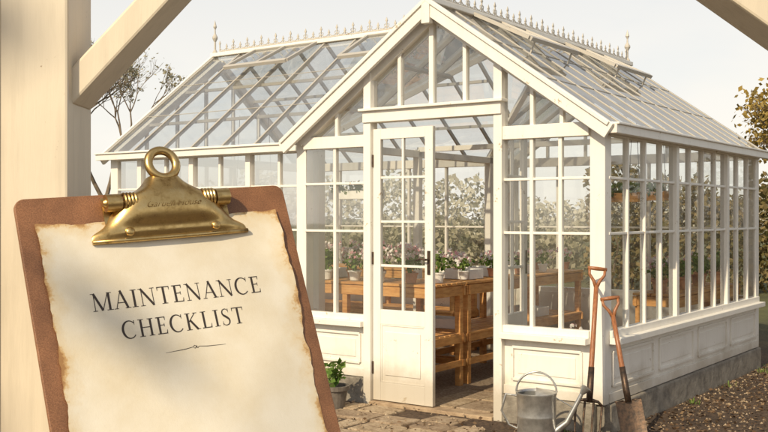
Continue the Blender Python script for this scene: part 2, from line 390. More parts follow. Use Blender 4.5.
for (a,b,n_) in ((L(-.11,-.1,EAVE-.065),L(-.11,LEN+.1,EAVE-.065),RN),(L(WID+.12,WS0-.12,EAVE-.062),L(WT+.12,WS0-.12,EAVE-.062),FN),(L(WID+.1,WS1+.12,EAVE-.062),L(WT+.12,WS1+.12,EAVE-.062),BN)):
    frame.bar(a,b,.062,.055,n_)
    frame.bar(a+Vector((0,0,.038))+Vector(n_)*.008,b+Vector((0,0,.038))+Vector(n_)*.008,.016,.075,n_)
frame.bar(L(-.045,.0,EAVE-.045),L(-.045,LEN,EAVE-.045),.07,.07,RN)
crest=MB()
def cresting(a,b,n,h=.125):
    a=Vector(a);b=Vector(b)
    d=(b-a)/n; ax=d.normalized(); up=Vector((0,0,1)); sd=ax.cross(up)
    crest.bar(a+up*.02,b+up*.02,.012,.012,up)
    for i in range(n+1):
        p=a+d*i
        big=(i%2==0)
        hh=h if big else h*.66
        crest.bar(p,p+up*hh,.010,.010,sd)
        crest.bar(p+up*(hh-.014),p+up*(hh+.022),.028,.012,sd,w2=.002,d2=.002)
        crest.bar(p+up*(hh-.014),p+up*(hh-.034),.028,.012,sd,w2=.004,d2=.004)
        if i<n:
            m_=p+d*.5
            crest.tube([p+up*.06,p+d*.25+up*.035,m_+up*.028,p+d*.75+up*.035,p+d+up*.06],.0045,5)
            if big: crest.tube([p+up*.045-ax*.025,p+up*.07-ax*.03,p+up*.078-ax*.012],.004,5); crest.tube([p+up*.045+ax*.025,p+up*.07+ax*.03,p+up*.078+ax*.012],.004,5)
cresting(L(HW,.05,RID+.052),L(HW,LEN+.02,RID+.052),34)
cresting(L(TH0,WSM,WR+.052),L(WT+.0,WSM,WR+.052),30)
def finial(p,h):
    crest.lathe([(.03,0),(.03,.02),(.012,.05),(.012,h*.35),(.032,h*.45),(.032,h*.5),(.010,h*.6),(.008,h*.72),(.022,h*.8),(.012,h*.88),(.001,h)],p,12)
finial(L(WT+.08,WSM,WR+.05),.40); finial(L(HW,LEN+.06,RID+.05),.36); finial(L(HW,-.08,RID+.05),.3)
vent=MB(); vglass=MB()
def vent_main(s0,s1,op=.16,side=-1):
    a=lambda s,f:L(HW+side*(.03+f*.52),s,RID+.045-slope*(.03+f*.52)+f*op)
    for s in (s0,(s0+s1)/2,s1): vent.bar(a(s,0),a(s,1),.04,.03,nr)
    for f in (0,1): vent.bar(a(s0,f),a(s1,f),.045,.034,nr)
    vglass.add([a(s0,0),a(s1,0),a(s1,1),a(s0,1)],[(0,1,2,3)])
    for s in (s0+.1,s1-.1): vent.bar(a(s,1),L(HW+side*.5,s,RID-slope*.5),.012,.012,nr)
vent_main(.55,1.45,.11); vent_main(2.3,3.2,.10)
def vent_wing(t0,t1,op=.13):
    a=lambda t,f:L(t,WSM-.03-f*.5,WR+.045-wsl*(.03+f*.5)+f*op)
    for t in (t0,(t0+t1)/2,t1): vent.bar(a(t,0),a(t,1),.04,.03,nf)
    for f in (0,1): vent.bar(a(t0,f),a(t1,f),.045,.034,nf)
    vglass.add([a(t0,0),a(t1,0),a(t1,1),a(t0,1)],[(0,1,2,3)])
vent_wing(4.1,5.0); vent_wing(2.6,3.4,.10)

def leaf(parent,name,origin,ang):
    d=MB(); gl=MB(); w=.585; h=2.26; z0=.035
    fw=.075
    d.box((0,-.02,z0),(fw,.02,h)); d.box((w-fw,-.02,z0),(w,.02,h))
    d.box((fw,-.019,h-.085),(w-fw,.019,h)); d.box((fw,-.019,z0),(w-fw,.019,z0+.15)); d.box((fw,-.019,.66),(w-fw,.019,.78))
    d.box((fw,-.010,z0+.15),(w-fw,.010,.66))
    for f in (-1,1):
        y=f*.0105
        d.box((fw+.045,y,z0+.21),(w-fw-.045,y+f*.007,.60))
        d.box((fw,y,z0+.15),(fw+.012,y+f*.006,.66)); d.box((w-fw-.012,y,z0+.15),(w-fw,y+f*.006,.66))
        d.box((fw+.012,y,z0+.15),(w-fw-.012,y+f*.0061,z0+.162)); d.box((fw+.012,y,.648),(w-fw-.012,y+f*.0061,.66))
    d.box((w/2-.010,-.014,.78),(w/2+.010,.014,h-.085))
    for z in (1.14,1.50,1.86): d.box((fw,-.012,z-.010),(w-fw,.012,z+.010))
    gl.add([(fw,0,.78),(w-fw,0,.78),(w-fw,0,h-.085),(fw,0,h-.085)],[(0,1,2,3)])
    e=empty(name,origin,ang,parent)
    d.obj('leaf_frame',M_white,e,bevel=.003); gl.obj('leaf_glass',M_glass,e)
    hd=MB(); x=w-.035
    for f in (-1,1):
        hd.box((x-.014,f*.021,1.08),(x+.014,f*.026,1.27))
        hd.tube([(x,f*.024,1.20),(x,f*.065,1.20)],.008,8)
        hd.tube([(x,f*.065,1.20),(x-.05,f*.068,1.205),(x-.10,f*.065,1.19)],[.009,.008,.006],8)
    for z in (.3,1.2,2.0): hd.tube([(0,-.024,z-.05),(0,-.024,z+.05)],.009,8)
    hd.obj('lever_handle',M_lead,e)
leaf(G,'door_leaf_closed',L(2.016,.0,0),0)
leaf(G,'door_leaf_open',L(.872,.03,0),math.radians(97))
thr=MB(); thr.bar(L(.87,.0,.012),L(2.02,.0,.012),.14,.03,(0,0,1)); thr.obj('threshold',M_thr,G,bevel=.004)

frame.obj('white_frame',M_white,G,bevel=.0035)
plinth.obj('plinth_wall',M_white,G)
found.obj('foundation',M_found,G,bevel=.012)
glass.obj('wall_glass',M_glass,G); rglass.obj('roof_glass',M_rglass,G)
roof.obj('ridge_cap',M_white,G,bevel=.006); rib.obj('roof_glazing_bars',M_roofbar,G)
crest.obj('ridge_cresting',M_crest,G); vent.obj('roof_vents',M_roofbar,G); vglass.obj('vent_glass',M_rglass,G)
fl=MB(); fl.add([L(.03,.03,.016),L(WID,.03,.016),L(WID,WS0,.016),L(WT-.03,WS0,.016),L(WT-.03,WS1,.016),L(WID,WS1,.016),L(WID,LEN-.03,.016),L(.03,LEN-.03,.016)],[tuple(range(8))[::-1]])
fl.obj('gravel_floor',M_gravel,G)
pv=MB()
for i in range(4):
    s=.10+i*.40
    for j in range(2):
        t=.98+j*.33; pv.box(L(t,s,.008),L(t+.31,s+.37,.030+random.uniform(0,.008)))
pv.obj('interior_paving',M_slab,G,bevel=.006)

# ---------------------------------------------------------------- benches
def bench(name,t0,t1,s0,s1,along,h=.95):
    b=MB()
    if along=='s': n=max(4,int((t1-t0)/.085))
    else: n=max(4,int((s1-s0)/.085))
    for i in range(n):
        if along=='s':
            w=(t1-t0)/n; t=t0+w*(i+.5); b.bar(L(t,s0,h-.012),L(t,s1,h-.012),w-.014,.022,(0,0,1))
            b.bar(L(t,s0+.02,.48),L(t,s1-.02,.48),w-.014,.02,(0,0,1))
        else:
            w=(s1-s0)/n; s=s0+w*(i+.5); b.bar(L(t0,s,h-.012),L(t1,s,h-.012),w-.014,.022,(0,0,1))
            b.bar(L(t0+.02,s,.48),L(t1-.02,s,.48),w-.014,.02,(0,0,1))
    m=.03
    for z,w in ((h-.075,.09),(.44,.075),(.22,.06)):
        b.bar(L(t0+m,s0,z),L(t0+m,s1,z),w,.026,(1,0,0)); b.bar(L(t1-m,s0,z),L(t1-m,s1,z),w,.026,(1,0,0))
        b.bar(L(t0,s0+m,z+.002),L(t1,s0+m,z+.002),w-.004,.026,(0,1,0)); b.bar(L(t0,s1-m,z+.002),L(t1,s1-m,z+.002),w-.004,.026,(0,1,0))
    k=max(2,int(max(t1-t0,s1-s0)/.85)+1)
    for i in range(k):
        f=i/(k-1)
        for e in (0,1):
            if along=='s': t=(t0+.05,t1-.05)[e]; s=s0+.05+(s1-s0-.1)*f
            else: s=(s0+.05,s1-.05)[e]; t=t0+.05+(t1-t0-.1)*f
            b.bar(L(t,s,.01),L(t,s,h-.03),.055,.055,(0,1,0))
    o=b.obj(name,M_bench,None,bevel=.003); o.location=(GX,GY,0); o.rotation_euler=(0,0,RZ); return o
bench('potting_bench',1.80,4.6,.52,1.12,'t')
bench('potting_bench',1.80,2.42,1.16,3.65,'s')
bench('potting_bench',2.9,5.4,2.7,3.25,'t')
bench('potting_bench',.12,.55,1.9,3.75,'s',.86)

def plant(name,wp,r,h,nleaf,mat,petals=0,pot=None,potmat=None,potr=.07,poth=.12,lsize=.03):
    e=empty(name,wp)
    if pot=='pot':
        p=MB(); p.lathe([(potr*.72,0),(potr*.95,poth*.82),(potr*1.08,poth*.82),(potr*1.1,poth),(potr*.95,poth),(potr*.9,poth*.85),(0,poth*.85)],(0,0,0),20); p.obj('pot',potmat,e)
    c=np.random.normal(size=(nleaf,3)); c/=np.linalg.norm(c,axis=1,keepdims=True); c*=np.random.rand(nleaf,1)**.45
    c[:,0]*=r; c[:,1]*=r; c[:,2]=poth+ (c[:,2]*.5+.5)*h
    v,f=quads(c,np.random.uniform(.6,1.3,nleaf)*lsize); b=MB(); b.add(v,f); b.obj('leaves',mat,e)
    st=MB()
    for k in range(9):
        a=random.random()*6.28; q=r*.6*random.random()
        st.tube([(0,0,poth*.8),(q*.5*math.cos(a),q*.5*math.sin(a),poth+h*.4),(q*math.cos(a),q*math.sin(a),poth+h*.8)],[.004,.003,.0015],5)
    st.obj('stems',M_leafg,e)
    if petals:
        cc=[]
        for k in range(petals):
            a=random.random()*6.28; q=r*random.random()**.5*1.05; z=poth+h*random.uniform(.55,1.12)
            base=np.array([q*math.cos(a),q*math.sin(a),z])
            for j in range(6): cc.append(base+np.random.normal(size=3)*.011)
        v,f=quads(cc,np.full(len(cc),.030),aspect=1.1); b=MB(); b.add(v,f); b.obj('blossoms',M_petal,e)
    return e
for i in range(17):
    t=1.92+i*.16; s=(.62 if i%2 else .86)+random.uniform(-.04,.04)
    plant('potted_flower',W(t,s,.955),.12,random.uniform(.15,.26),85,M_leafg,random.choice([14,22,30,36]),'pot',random.choice([M_tray,M_terra,M_tray]),.06,.09)
def tray(name,t,s,z,lt,ls,h=.07,rot=0):
    b=MB(); e=.01
    b.box((-lt/2,-ls/2,0),(lt/2,-ls/2+e,h)); b.box((-lt/2,ls/2-e,0),(lt/2,ls/2,h)); b.box((-lt/2,-ls/2+e,0),(-lt/2+e,ls/2-e,h)); b.box((lt/2-e,-ls/2+e,0),(lt/2,ls/2-e,h)); b.box((-lt/2+e,-ls/2+e,0),(lt/2-e,ls/2-e,.012))
    o=b.obj(name,M_tray,None,bevel=.003); o.location=W(t,s,z); o.rotation_euler=(0,0,RZ+rot); return o
for t,s,z in ((2.1,1.5,.953),(2.1,2.0,.953),(2.12,2.5,.953),(2.2,1.4,.492),(3.3,.98,.953),(4.1,.98,.953),(2.1,2.9,.492)):
    tray('seed_tray',t,s,z,.36,.20 if s<1 else .26,.09,random.uniform(-.1,.1))
for k in range(9): plant('potted_seedling',W(1.94+.22*(k%2),1.3+.27*k,.96),.10,.13,55,M_leafg,9,'pot',M_terra if k%3 else M_tray,.05,.08,lsize=.022)
for k in range(7):
    plant('potted_plant',W(.33+.1*(k%2),2.0+.27*k,.86),random.uniform(.10,.14),random.uniform(.14,.24),90,M_leafg,random.choice([0,10,18]),'pot',M_terra,.07,.12,.032)
for t,s,rr in ((.30,.35,.15),(.42,.75,.17),(.25,1.2,.16)):
    plant('potted_plant',W(t,s,.02),rr,.46,150,M_leafg,6,'pot',M_terra,.10,.18,.05)
def hanging(name,t,s,z,ztop,lt=.5):
    e=empty(name,W(t,s,z),RZ)
    b=MB(); b.box((-lt/2,-.07,0),(lt/2,.07,.015)); b.box((-lt/2,-.075,.0),(lt/2,-.065,.075)); b.box((-lt/2,.065,0),(lt/2,.075,.075)); b.box((-lt/2-.01,-.075,0),(-lt/2,.075,.08)); b.box((lt/2,-.075,0),(lt/2+.01,.075,.08))
    b.obj('trough',M_tray if t>1 else M_bench,e)
    w=MB()
    for x in (-lt/2,lt/2): w.tube([(x,0,.07),(x*.8,0,ztop-z)],.003,5)
    w.obj('chain',M_lead,e)
    c=np.random.uniform(-1,1,size=(200,3))*[lt/2,.09,.05]+[0,0,.10]
    v,f=quads(c,np.random.uniform(.02,.04,200)); q=MB(); q.add(v,f); q.obj('foliage',M_leafg,e)
hanging('hanging_planter',2.62,.55,1.70,2.25,.5); hanging('hanging_planter',4.3,1.0,1.72,2.6,.5)
hanging('hanging_planter',.35,1.15,1.66,2.35,.34); hanging('hanging_planter',.35,1.75,1.68,2.35,.34)
plant('potted_plant',(-.40,8.02,0),.10,.20,60,M_leafg,0,'pot',M_darkpot,.115,.19,.05)

# ---------------------------------------------------------------- ground, path
g=MB(); g.add([(-300,-60,0),(300,-60,0),(300,500,0),(-300,500,0)],[(0,1,2,3)]); g.obj('ground',M_ground)
p=MB()
s=-.13
while s>-5.5:
    h=random.uniform(.17,.30); t=.66+random.uniform(-.05,.08)
    while t<2.2:
        w=min(random.uniform(.18,.46),2.36-t)
        if w>.10 and random.random()<.95:
            z=.016+random.uniform(-.010,.008)
            j=lambda: random.uniform(-.014,.014)
            c0=[W(t+.014+j(),s-.014+j(),0),W(t+w-.014+j(),s-.014+j(),0),W(t+w-.014+j(),s-h+.014+j(),0),W(t+.014+j(),s-h+.014+j(),0)]
            vs=[(c.x,c.y,-.02) for c in c0]+[(c.x,c.y,z+random.uniform(-.004,.004)) for c in c0]
            p.add(vs,[(0,1,2,3),(4,7,6,5),(0,4,5,1),(1,5,6,2),(2,6,7,3),(3,7,4,0)])
        t+=w
    s-=h
p.obj('stone_path',M_slab,bevel=.010)
def scatter(n,xr,yr,keep=.80):
    out=[]
    while len(out)<n:
        x=random.uniform(*xr); y=random.uniform(*yr)
        d=Vector((x-GX,y-GY,0)); t=d.dot(Vector((-math.cos(RZ),-math.sin(RZ),0))); s=d.dot(Vector((-math.sin(RZ),math.cos(RZ),0)))
        if ((-.06<t<WT+.06 and -.06<s<LEN+.1)): continue
        if .66<t<2.36 and s<0:
            if random.random()<keep: continue
            out.append((x,y,.024)); continue
        out.append((x,y,random.uniform(.001,.02)))
    return out
c=scatter(11000,(-2,6),(5.6,10.5))
v,f=quads(c,np.random.uniform(.007,.028,len(c)),flat=.75); b=MB(); b.add(v,f); b.obj('mulch_litter',M_chip)
st=MB()
for x,y,z in scatter(3000,(-1,6),(5.8,10.5),.7):
    r=random.uniform(.005,.016); q=[(r*random.uniform(.7,1.3),0),(0,r*random.uniform(.7,1.3)),(-r,0),(0,-r)]
    a=random.random()*6; z0=z if z==.024 else .002
    q=[(x+i*math.cos(a)-j*math.sin(a),y+i*math.sin(a)+j*math.cos(a),z0-.004) for i,j in q]
    q.append((x,y,z0+r*.7)); st.add(q,[(0,1,4),(1,2,4),(2,3,4),(3,0,4)])
st.obj('gravel',M_slab)
def tuft(name,pts,n,hgt,mat):
    b=MB()
    for (x,y) in pts:
        for k in range(n):
            a=random.random()*6.28; q=random.random()*.08; l=random.uniform(.4,1)*hgt; w=random.uniform(.003,.006)
            p0=Vector((x+q*math.cos(a),y+q*math.sin(a),0)); dr=Vector((math.cos(a),math.sin(a),0))*l*random.uniform(.2,.7)
            sdv=Vector((-math.sin(a),math.cos(a),0))*w
            p1=p0+dr*.4+Vector((0,0,l*.7)); p2=p0+dr+Vector((0,0,l*random.uniform(.7,1)))
            b.add([p0-sdv,p0+sdv,p1+sdv,p1-sdv,p2],[(0,1,2,3),(3,2,4)])
    return b.obj(name,mat)
pts=[]
for k in range(4):
    w_=W(-.10-random.random()*.06,random.uniform(1.5,4.2)); pts.append((w_.x,w_.y))
for k in range(12):
    w_=W(random.choice([random.uniform(-.2,.6),random.uniform(2.3,5.8)]),-.09-random.random()*.05)
    pts.append((w_.x,w_.y))
tuft('grass_tufts',pts,9,.06,M_leafg)

# ---------------------------------------------------------------- hedges & trees
def hedge(name,pa,pb,h,th,n,mat=M_leafh,ls=.09,twigs=3):
    pa=np.array(pa,float); pb=np.array(pb,float); d=pb-pa; ln=np.linalg.norm(d); ax=d/ln; sd=np.array([-ax[1],ax[0]])
    u=np.random.rand(n)
    top=h*(1+.12*np.sin(u*ln*1.3+1)+.08*np.sin(u*ln*3.7)+.06*np.sin(u*ln*9.1))
    z=np.random.rand(n)**.8*top
    w=(np.random.rand(n)-.5)*th*(1-.3*(z/top)**3)
    c=np.zeros((n,3)); c[:,:2]=pa+np.outer(u*ln,ax)+np.outer(w,sd); c[:,2]=z
    v,f=quads(c,np.random.uniform(.6,1.5,n)*ls); b=MB(); b.add(v,f)
    for k in range(int(ln*twigs)):
        q=pa+ax*random.random()*ln+sd*random.uniform(-.3,.3)*th; zz=random.uniform(.7,1.15)*h
        b.tube([(q[0],q[1],0),(q[0]+random.uniform(-.2,.2),q[1]+random.uniform(-.2,.2),zz*.5),(q[0]+random.uniform(-.4,.4),q[1]+random.uniform(-.4,.4),zz)],[.03,.018,.006],5,mi=1)
    return b.obj(name,[mat,M_bark])
hedge('garden_hedge',(5.6,13.6),(9.5,11.2),2.25,1.2,14000,ls=.052,twigs=4)
hedge('garden_hedge',(4.2,20.5),(13,20),2.3,1.8,15000,ls=.075,twigs=4)
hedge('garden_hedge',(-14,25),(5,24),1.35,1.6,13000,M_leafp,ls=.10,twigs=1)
def tree(name,loc,h,seed,leaves=0,lmat=None,lsz=.08,spread=.55,depth=6,trunk=.14):
    rnd=random.Random(seed); b=MB(); tips=[]
    def grow(p,d,l,r,k):
        q=p+d*l; mid=p+d*l*.5+Vector((rnd.uniform(-1,1),rnd.uniform(-1,1),rnd.uniform(-.5,.5)))*l*.06
        b.tube([p,mid,q],[r,r*.86,r*.72],7 if k>3 else 4,caps=False)
        if k<=2: tips.append((mid,l)); tips.append((q,l))
        if k==0: return
        nbr=3 if rnd.random()<.6 else 2
        for i in range(nbr):
            nd=d+Vector((rnd.uniform(-1,1),rnd.uniform(-1,1),rnd.uniform(-.35,.8)))*spread; nd.normalize()
            grow(q,nd,l*rnd.uniform(.66,.86),r*.66,k-1)
    grow(Vector((0,0,-.05)),Vector((rnd.uniform(-.05,.05),0,1)).normalized(),h*.27,trunk,depth)
    mats=[M_bark]
    if leaves:
        cs=[]
        for k in range(leaves):
            tp,l=rnd.choice(tips); cs.append([tp.x+rnd.gauss(0,l*.45),tp.y+rnd.gauss(0,l*.45),tp.z+rnd.gauss(0,l*.4)])
        v,f=quads(cs,np.random.uniform(.6,1.4,len(cs))*lsz); b.add(v,f,1); mats.append(lmat)
    o=b.obj(name,mats); o.location=loc; return o
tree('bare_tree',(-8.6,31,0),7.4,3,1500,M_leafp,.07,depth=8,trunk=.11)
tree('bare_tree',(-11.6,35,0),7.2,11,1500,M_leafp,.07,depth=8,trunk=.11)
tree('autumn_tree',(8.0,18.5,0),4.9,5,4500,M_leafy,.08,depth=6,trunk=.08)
tree('autumn_tree',(6.9,15.8,0),3.8,9,2400,M_leafy,.055,depth=6,trunk=.06)
# unseen tree added behind the viewpoint to dapple the clipboard and post with shade
tree('added_shade_tree',(-3.55,-3.1,0),5.2,21,190,M_leafg,.11,spread=.6,depth=5,trunk=.08)
n=30000
u=np.random.uniform(-70,90,n); top=3.6+1.2*np.sin(u*.13+2)+.8*np.sin(u*.41)+.6*np.sin(u*1.1)+.4*np.sin(u*2.7)
z=np.random.rand(n)*top; c=np.stack([u,np.random.uniform(78,86,n),z],1)
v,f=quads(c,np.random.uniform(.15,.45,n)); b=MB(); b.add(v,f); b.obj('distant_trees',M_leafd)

# ---------------------------------------------------------------- tools
def tool(name,foot,top,kind):
    foot=Vector(foot);top=Vector(top); ax=(top-foot); ln=ax.length
    z=ax.normalized()
    fwd=Vector((0,-1,0)); y=-(fwd-z*fwd.dot(z)).normalized(); x=y.cross(z).normalized()
    mw=Matrix.Translation(foot)@Matrix((x,y,z)).transposed().to_4x4()
    b=MB()
    hb=.28
    b.tube([(0,0,hb-.02),(0,.004,hb+.2),(0,.0,ln*.6),(0,0,ln-.13)],[.019,.0185,.017,.016],12,0)
    b.tube([(0,0,ln-.15),(-.02,0,ln-.10),(-.052,0,ln-.055),(-.055,0,ln-.01)],[.014,.012,.010,.010],8,0)
    b.tube([(0,0,ln-.15),(.02,0,ln-.10),(.052,0,ln-.055),(.055,0,ln-.01)],[.014,.012,.010,.010],8,0)
    b.tube([(-.066,0,ln-.012),(0,0,ln-.012),(.066,0,ln-.012)],[.012,.0145,.012],10,0)
    b.tube([(0,0,hb-.04),(0,0,hb+.05),(0,0,hb+.20)],[.021,.023,.0205],12,1)
    if kind=='fork':
        b.tube([(-.088,0,hb-.055),(-.06,0,hb-.03),(0,0,hb-.02),(.06,0,hb-.03),(.088,0,hb-.055)],[.009,.010,.014,.010,.009],8,1)
        for xx in (-.088,-.03,.03,.088):
            b.tube([(xx,0,hb-.05 if abs(xx)>.05 else hb-.028),(xx,.012,.14),(xx*.96,.006,.05),(xx*.95,-.012,-.03)],[.0085,.008,.0065,.002],7,1)
    else:
        nx,nz=8,8; vs=[];fs=[]
        for j in range(nz+1):
            zz=-.03+(hb+.0)*(j/nz)
            hw=.088 if zz>.02 else .088*(1-.25*((.02-zz)/.05)**2)
            for i in range(nx+1):
                u=i/nx*2-1; vs.append((u*hw,.018*(1-u*u)-.01-.02*((1-j/nz)**2),zz-(.012*(1-u*u) if j==0 else 0)))
        for j in range(nz):
            for i in range(nx): a=j*(nx+1)+i; fs.append((a,a+1,a+nx+2,a+nx+1))
        b.add(vs,fs,1); b.add([(a,bb+.004,c_) for a,bb,c_ in vs],[f[::-1] for f in fs],1)
        b.tube([(-.09,.0,hb-.03),(-.03,.008,hb-.028)],.006,6,1); b.tube([(.09,.0,hb-.03),(.03,.008,hb-.028)],.006,6,1)
    return b.obj(name,[M_handle,M_lead],mw=mw,smooth=True)
tool('garden_fork',(1.365,6.72,.05),(1.49,6.98,1.19),'fork')
tool('garden_spade',(1.69,6.74,.05),(1.57,6.96,.985),'spade')

can=MB(); R=.135; H=.335
can.lathe([(R*.93,0),(R*.97,.008),(R*.95,.02),(R*.955,.03),(R*.965,H*.5),(R*.985,H*.52),(R*.975,H*.54),(R*.99,H-.02),(R*1.03,H-.01),(R*1.02,H),(R*.97,H-.005),(R*.95,H-.02),(R*.93,.02),(0,.02)],(0,0,0),36)
vs=[(0,0,H-.004)]
for k in range(17):
    a=-math.pi/2+math.pi*k/16; vs.append((R*.98*math.cos(a),R*.98*math.sin(a),H-.004))
vs=[(v[0],v[1],v[2]+.035*(1-min(1,math.hypot(v[0],v[1])/R))) for v in vs]
can.add(vs,[(0,k,k+1) for k in range(1,17)])
can.tube([(R*.9,0,.07),(R+.07,0,.14),(R+.155,0,.31),(R+.170,0,.345)],[.028,.021,.014,.013],12)
can.tube([(R+.163,0,.332),(R+.185,0,.362),(R+.196,0,.378)],[.014,.028,.036],14)
can.tube([(R*.9,0,H-.03),(R+.115,0,.235)],.004,6)
arch=[(R*1.0*math.cos(math.pi*k/16),0,H+.0+.135*math.sin(math.pi*k/16)) for k in range(17)]
can.tube(arch,.007,8)
can.tube([(-R*.97,0,H-.03),(-R-.07,0,H-.02),(-R-.10,0,H*.6),(-R-.05,0,H*.32),(-R*.97,0,H*.25)],[.008]*5,8)
o=can.obj('watering_can',M_galv,smooth=True); o.location=(1.03,6.76,.022); o.rotation_euler=(0,0,math.radians(-12))
md=o.modifiers.new('e','EDGE_SPLIT'); md.split_angle=math.radians(50)

# ---------------------------------------------------------------- foreground frame (porch)
Pf=empty('porch_frame')
f=MB()
f.box((-.283,.895,0),(-.345,.968,2.35))
f.box((-.351,.880,0),(-.42,.968,2.35))
f.box((-.347,.905,0),(-.352,.960,2.35))
f.box((-.43,.872,0),(-.60,.99,2.35))
f.bar((-.292,.935,1.655),(-.10,.935,1.862),.024,.055,(0,1,0))
f.bar((.52,.935,1.622),(.265,.935,1.802),.040,.055,(0,1,0))
f.box((-.7,.90,1.845),(.75,.99,1.93))
f.box((.49,.90,0),(.58,.985,2.3))
f.obj('posts_and_braces',M_frame,Pf,bevel=.003)
lg=MB(); lg.box((-.62,.60,1.195),(.10,.878,1.232)); lg.box((-.60,.80,0),(-.52,.87,1.195)); lg.box((.0,.70,0),(.06,.77,1.195)); lg.obj('ledge',M_frame,Pf,bevel=.003)

# ---------------------------------------------------------------- clipboard
TL=Vector((-.3155,.85,1.560)); U=Vector((.83,.553,.066)).normalized(); V=Vector((.258,-.257,-.932)); V=(V-U*V.dot(U)).normalized(); Nn=U.cross(-V)
MWc=Matrix.Translation(TL)@Matrix((U,-V,Nn)).transposed().to_4x4()@Matrix.Diagonal((1.03,1,1,1))
C=bpy.data.objects.new('clipboard',None); COL.objects.link(C); C.matrix_world=MWc
def rounded(w,h,r,n=6):
    pts=[]
    for cx,cy,a0 in ((w-r,-r,0),(r,-r,90),(r,-h+r,180),(w-r,-h+r,270)):
        for k in range(n+1):
            a=math.radians(a0+90*k/n); pts.append((cx+r*math.cos(a),cy+r*math.sin(a)))
    return pts
b=MB(); pts=rounded(.25,.335,.009); n=len(pts)
b.add([(x,y,0) for x,y in pts]+[(x,y,-.0045) for x,y in pts],[tuple(range(n)),tuple(range(n,2*n))[::-1]]+[(i,(i+1)%n,n+(i+1)%n,n+i)[::-1] for i in range(n)])
b.obj('board',M_board,C,bevel=.0008)
nx,ny=90,120; x0,x1,y0,y1=.0145,.236,.026,.326
rnd=np.random.RandomState(4)
def edge1(n,amp):
    a=np.zeros(n)
    for k,s_ in ((3,.6),(9,.5),(23,.5),(60,.35)):
        xs=np.linspace(0,k,n); r_=rnd.normal(size=k+2); i=xs.astype(int); fr=xs-i; a+=(r_[i]*(1-fr)+r_[i+1]*fr)*s_
    return a*amp
eL=edge1(ny+1,.0013);eR=edge1(ny+1,.0014);eT=edge1(nx+1,.0010);eB=edge1(nx+1,.0011)
vs=[];ed=[]
for j in range(ny+1):
    for i in range(nx+1):
        u=i/nx; w=j/ny
        x=x0+(x1-x0)*u+eL[j]*(1-u)**6+eR[j]*u**6
        y=y0+(y1-y0)*w+eT[i]*(1-w)**8+eB[i]*w**8
        dd=min(x-x0,x1-x,y-y0,y1-y)
        z=.0009+.0005*math.sin(x*31)*math.sin(y*23)+.0022*max(0,(x-.20)/.036)**2*(.5+.5*math.sin(y*18))+.0012*max(0,(.035-x)/.02)**2
        vs.append((x,-y,z)); ed.append(dd)
fs=[(j*(nx+1)+i,(j+1)*(nx+1)+i,(j+1)*(nx+1)+i+1,j*(nx+1)+i+1) for j in range(ny) for i in range(nx)]
b=MB(); b.add(vs,fs); po=b.obj('paper',M_paper,C,smooth=True)
at=po.data.attributes.new('edge','FLOAT','POINT'); at.data.foreach_set('value',ed)
TH=.135; TN=.045; SR=.035
def stem(x,th,y0=0,y1=1): return [[(x,y0),(x,y1)],[th,th]]
def serif(x,y,w=.17): return [[(x-w,y),(x+w,y)],[SR,SR]]
def arc(cx,cy,rx,ry,a0,a1,wf,n=26):
    P=[];Wd=[]
    for k in range(n+1):
        a=math.radians(a0+(a1-a0)*k/n); P.append((cx+rx*math.cos(a),cy+ry*math.sin(a))); Wd.append(wf(a))
    return [P,Wd]
e_=SR/2
GL={
'M':(1.20,[stem(.16,TN),[[(.16,1),(.60,.02)],[TH,TH]],[[(.60,.02),(1.0,1)],[TN,TN]],stem(1.03,TH),serif(.16,e_,.14),serif(1.03,e_,.19),serif(.10,1-e_,.12),serif(1.07,1-e_,.15)]),
'A':(.92,[[[(.10,0),(.46,1.03)],[TN,TN]],[[(.44,1.03),(.80,0)],[TH,TH]],[[(.23,.34),(.68,.34)],[TN,TN]],serif(.10,e_,.13),serif(.80,e_,.17)]),
'I':(.42,[stem(.21,TH),serif(.21,e_,.18),serif(.21,1-e_,.18)]),
'N':(1.02,[stem(.17,TN),[[(.14,1),(.85,0)],[TH,TH]],stem(.85,TN),serif(.17,e_,.14),serif(.10,1-e_,.12),serif(.85,1-e_,.14)]),
'T':(.84,[stem(.42,TH),serif(.42,e_,.18),[[(.04,1-.025),(.80,1-.025)],[.05,.05]],[[(.06,1),(.05,.78)],[.06,.02]],[[(.78,1),(.79,.78)],[.06,.02]]]),
'E':(.76,[stem(.22,TH),[[(.04,.025),(.66,.025)],[.05,.05]],[[(.22,.52),(.54,.52)],[TN,TN]],[[(.04,1-.025),(.63,1-.025)],[.05,.05]],[[(.65,0),(.69,.24)],[.07,.02]],[[(.61,1),(.62,.79)],[.07,.02]],[[(.54,.42),(.54,.62)],[.03,.03]]]),
'C':(.94,[arc(.52,.5,.42,.50,42,318,lambda a:TN+(TH-TN)*max(0,-math.cos(a))**1.2+.01),[[(.84,1.0),(.84,.74)],[.05,.02]]]),
'H':(1.04,[stem(.22,TH),stem(.82,TH),[[(.22,.52),(.82,.52)],[TN,TN]],serif(.22,e_,.18),serif(.82,e_,.18),serif(.22,1-e_,.18),serif(.82,1-e_,.18)]),
'K':(.96,[stem(.22,TH),[[(.72,.98),(.25,.46)],[TN,TN]],[[(.36,.58),(.80,.0)],[TH,TH]],serif(.22,e_,.18),serif(.22,1-e_,.18),serif(.72,1-e_,.14),serif(.83,e_,.14)]),
'L':(.76,[stem(.22,TH),[[(.04,.025),(.66,.025)],[.05,.05]],[[(.65,0),(.69,.26)],[.07,.02]],serif(.22,1-e_,.18)]),
'S':(.68,[]),
}
SP=[(.54,.83),(.50,.93),(.40,.985),(.30,.985),(.19,.93),(.135,.82),(.14,.71),(.20,.62),(.32,.54),(.43,.46),(.53,.37),(.57,.26),(.54,.13),(.45,.04),(.32,.01),(.20,.03),(.12,.12),(.10,.20)]
